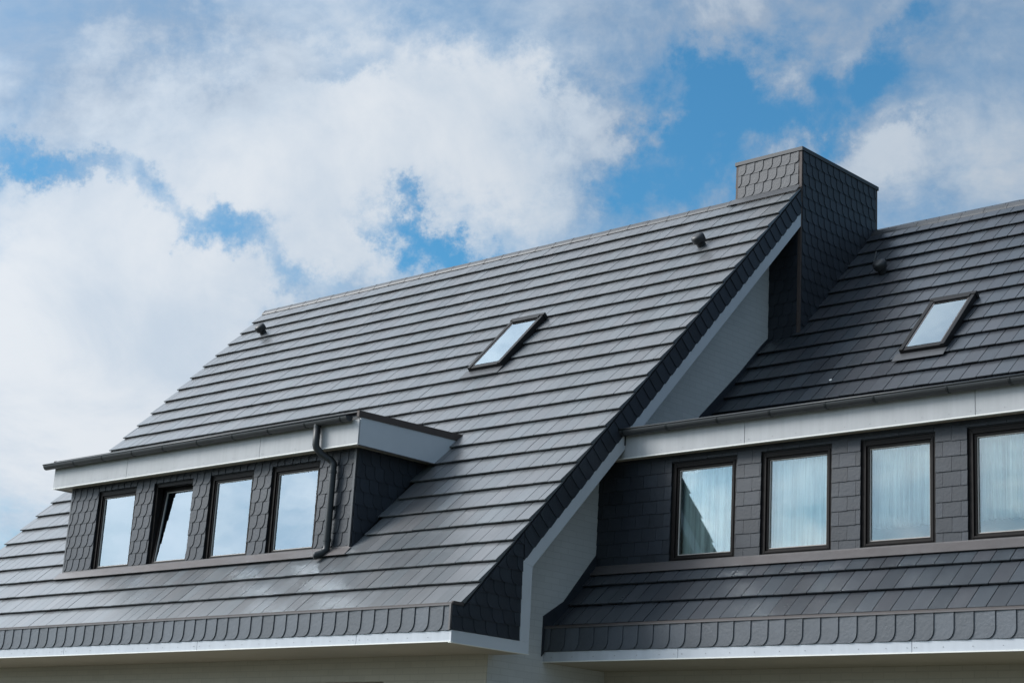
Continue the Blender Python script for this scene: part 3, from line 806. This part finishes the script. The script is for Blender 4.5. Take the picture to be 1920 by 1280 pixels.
# skylights
def skylight(house, x0, x1, s0, s1, oy, label=None, blabel=None):
    """roof window lying in the slope: x range, slope range"""
    og = org_of(house)
    R = Matrix.Rotation(TH, 4, 'X')
    def put(mb, name, m_, parent, **k):
        mb.v = [tuple(Vector((0, oy, 0)) + R @ Vector(v)) for v in mb.v]
        return mb.build(name, m_, parent, **k)
    H = .115; fw = .056
    mb = MB()
    for (a, c_) in ((x0, x0+fw), (x1-fw, x1)): mb.box(a, c_, s0, s1, -.02, H)
    mb.box(x0+fw, x1-fw, s0, s0+fw*1.2, -.02, H-.012); mb.box(x0+fw, x1-fw, s1-fw*1.2, s1, -.02, H+.012)
    S = put(mb, 'skylight', M_sky, house, bevel=.004)
    mb = MB(); mb.box(x0-.012, x1+.012, s1-.02, s1+.035, .03, H+.010); put(mb, 'hood', M_sky, S, bevel=.004)
    mb = MB(); ring = MB()
    for (a, c_) in ((x0+fw, x0+fw+.022), (x1-fw-.022, x1-fw)): ring.box(a, c_, s0+fw*1.2, s1-fw*1.2, .06, H-.010)
    ring.box(x0+fw, x1-fw, s0+fw*1.2, s0+fw*1.2+.022, .06, H-.018); ring.box(x0+fw, x1-fw, s1-fw*1.2-.04, s1-fw*1.2, .06, H-.018)
    put(ring, 'sash', M_flash, S)
    mb = MB(); mb.box(x0+fw+.016, x1-fw-.016, s0+fw+.016, s1-fw-.03, .098, .102); put(mb, 'pane', M_glass_sky, S)
    mb = MB(); mb.box(x0-.06, x1+.02, s0-.15, s0+.01, .052, .057); put(mb, 'apron_flashing', M_apron, S)
    for (a, c_) in ((x0-.055, x0-.003), (x1+.003, x1+.055)):
        mb = MB(); mb.box(a, c_, s0-.12, s1+.1, .004, .018)
        mb.extrude([(a, s0-.15, .046), (c_, s0-.02, .046), (c_, s0-.02, .052), (a, s0-.15, .052)][:4], (0, 0, .004)) if False else None
        put(mb, 'side_flashing', M_dark, S)
    mb = MB(); mb.box(x0+fw+.01, x1-fw-.01, s0+.07, s1-.09, .050, .053)
    mb.v = [tuple(Vector((0, oy, 0)) + R @ Vector(v)) for v in mb.v]
    bl = mb.build('roller_blind', M_blind, None, center=True); bl['label'] = blabel; bl['category'] = 'blind'; bl['group'] = 'blinds behind the skylights'
    return S
skylight(HA, -3.515, -2.915, 3.40/ct, 4.20/ct, 0.0, blabel='white blind behind the skylight of the left roof')

def vent(house, x, oy, y, rod=False):
    mb = MB(); s = (y-oy)/ct
    R = Matrix.Rotation(TH, 4, 'X'); o = Vector((x, oy, 0))
    def P(a, bb, c_): return tuple(o+R @ Vector((a, s+bb, c_)))
    mb.tube([P(0, 0, .02), P(0, 0, .14)], [.062, .055], 16)
    V = mb.build('roof_vent', M_vent, house, smooth=False)
    mb = MB(); mb.tube([P(0, 0, .080), P(0, 0, .092), P(0, 0, .11), P(0, 0, .16), P(0, 0, .182), P(0, 0, .197), P(0, 0, .205)], [.070, .086, .093, .094, .088, .070, .035], 24); mb.build('vent_cowl', M_vent, V, smooth=True)
    if rod:
        mb = MB(); mb.tube([P(-.10, .06, .03), P(-.12, .10, .16), P(-.10, .22, .24)], .012, 8); mb.build('aerial_rod', M_zinc, V)
    return V
vent(HA, -10.44, 0, 5.30); vent(HA, -1.0, 0, 5.09)

# =====================================================================================  RIGHT HOUSE
XB0, XB1 = XWA+.003, 8.2
HB = root('house', (3.8, OB+.905, -3.8), 'right house set further back with the same roof tile toned darker for its weaker sky sheen and wide dormer under a long gutter', 'house')
YDB = .67; GB = .3405
opB = [(.575, 1.465), (1.790, 2.685), (3.030, 3.895), (4.245, 5.125), (5.46, 6.34)]
DBX0, DBX1 = XWA+.004, 7.1
dkb, yrB, zrB = shell(HB, XB0, XB1, OB, 25.0, GB, (XB0, DBX1-.1), M_wall, M_wallb)
roofB = dkb.build('roof', M_deck, HB)
def skipB(p, s):
    if p.x < DBX1 and OB+YDB+.08 < p.y < OB+2.15: return True
    if 1.98 < p.x < 2.50 and 5.36 < p.y < 5.98: return True
    if p.x < -.02 and p.y > 5.95: return True
    return False
roof_field(HB, roofB, XB0, XB1, OB, 25, GB, 0.05, M_tileB, skipB, (.007, .008, .009, .012))
ridge(HB, roofB, .01, XB1, OB, yrB, zrB, .34)
mb = MB()
mb.box(XB0, XB1-.3, OB+.905, OB+1.2, -3.8, -.372); mb.build('front_wall', M_wallb, HB)
gp = [(OB+.905, -3.8), (OB+.905, .6), (yrB, zrB-.3), (yrB+zrB/tt-.3, .1), (yrB+zrB/tt-.3, -3.8)]
mb = MB(); wall_prism(mb, XB1-.6, XB1-.3, gp); mb.build('gable_wall', M_wall, HB)
mb = MB(); mb.box(XB0, XB1-.03, OB-.128, OB+.905, -.378, -.3725); mb.build('soffit', M_soff, HB)
mb = MB(); mb.box(XB0, XB1-.65, OB+1.2, OB+1.25, -3.8, -.4); mb.build('inner_wall', M_room, HB)
EB = eave(HB, XB0, XB1, OB, [1.374, 4.105, 6.85], 3.314)
DB = dormer(HB, DBX0, DBX1, OB, YDB, opB, .775, 1.900, XWA+.004, DBX1+.15, .52, 1.972, 2.262, [1.67, 4.42],
            (-.02, DBX1+.25, 2.300, [.05, .67, 1.37, 2.06, 2.76, 3.34, 4.17, 4.84, 5.53, 6.22, 6.9]), .152, .2, 'rect', M_slate, .732, .575, 2.30, 2.33, 2.40, bead=True)
mb = MB(); mb.box(-.004, .012, OB+.505, OB+.519, 2.13, 2.262); mb.build('board_joint', M_back, DB)
mb = MB(); mb.extrude([(DBX1+.13, y+OB, z) for y, z in [(.54, 1.97), (.54, 2.3), (2.2, 2.33), (1.9, 1.97)]], (.02, 0, 0)); mb.build('side_board', M_board, DB)
skylight(HB, 1.925, 2.535, (5.255-OB)/ct, (6.02-OB)/ct, OB, blabel='white blind behind the skylight of the right roof')
vent(HB, .70, OB, 6.84, True)
# dark upstand where the right roof meets the gable wall of the left house
up = [(1.749, .127), (2.074, .327), (2.622, .954), (4.48, 2.96), (5.29, 3.70), (5.725, 4.141), (5.91, 4.31)]
mb = MB()
for (a, c_) in zip(up[:-1], up[1:]):
    mb.extrude([(XWA+.001, a[0], a[1]), (XWA+.001, a[0], (a[0]-OB)*tt-.12), (XWA+.001, c_[0], (c_[0]-OB)*tt-.12), (XWA+.001, c_[0], c_[1])], (.014, 0, 0))
mb.build('wall_upstand', M_slate, HB)
mb = MB(); mb.extrude([(XWA+.0, 5.79, 4.13), (XWA, 5.91, 4.13), (.06, 5.91, 4.13), (.12, 5.80, 4.02), (XWA, 5.78, 4.02)], (0, 0, .03)); mb.build('chimney_apron', M_flash, HB)
# a bird dropping on the right roof
mb = MB(); p = (1.095, 4.985, 3.318)
ring = [(p[0]+.018*math.cos(k*PI/4), p[1]+.012*math.sin(k*PI/4), p[2]+.012*math.sin(k*PI/4)*tt) for k in range(8)]
mb.extrude(ring, (0, -.006, .006)); mb.build('bird_dropping', M_bird, roofB)

# ------------------------------------------------------------------ curtains
zb, zt_ = .80, 1.98
cl = ['voile curtain in the leftmost window of the left dormer', 'pale curtain behind the tilted open window of the left dormer',
      'finely pleated curtain in the third window of the left dormer', 'smooth pale curtain in the window beside the downpipe']
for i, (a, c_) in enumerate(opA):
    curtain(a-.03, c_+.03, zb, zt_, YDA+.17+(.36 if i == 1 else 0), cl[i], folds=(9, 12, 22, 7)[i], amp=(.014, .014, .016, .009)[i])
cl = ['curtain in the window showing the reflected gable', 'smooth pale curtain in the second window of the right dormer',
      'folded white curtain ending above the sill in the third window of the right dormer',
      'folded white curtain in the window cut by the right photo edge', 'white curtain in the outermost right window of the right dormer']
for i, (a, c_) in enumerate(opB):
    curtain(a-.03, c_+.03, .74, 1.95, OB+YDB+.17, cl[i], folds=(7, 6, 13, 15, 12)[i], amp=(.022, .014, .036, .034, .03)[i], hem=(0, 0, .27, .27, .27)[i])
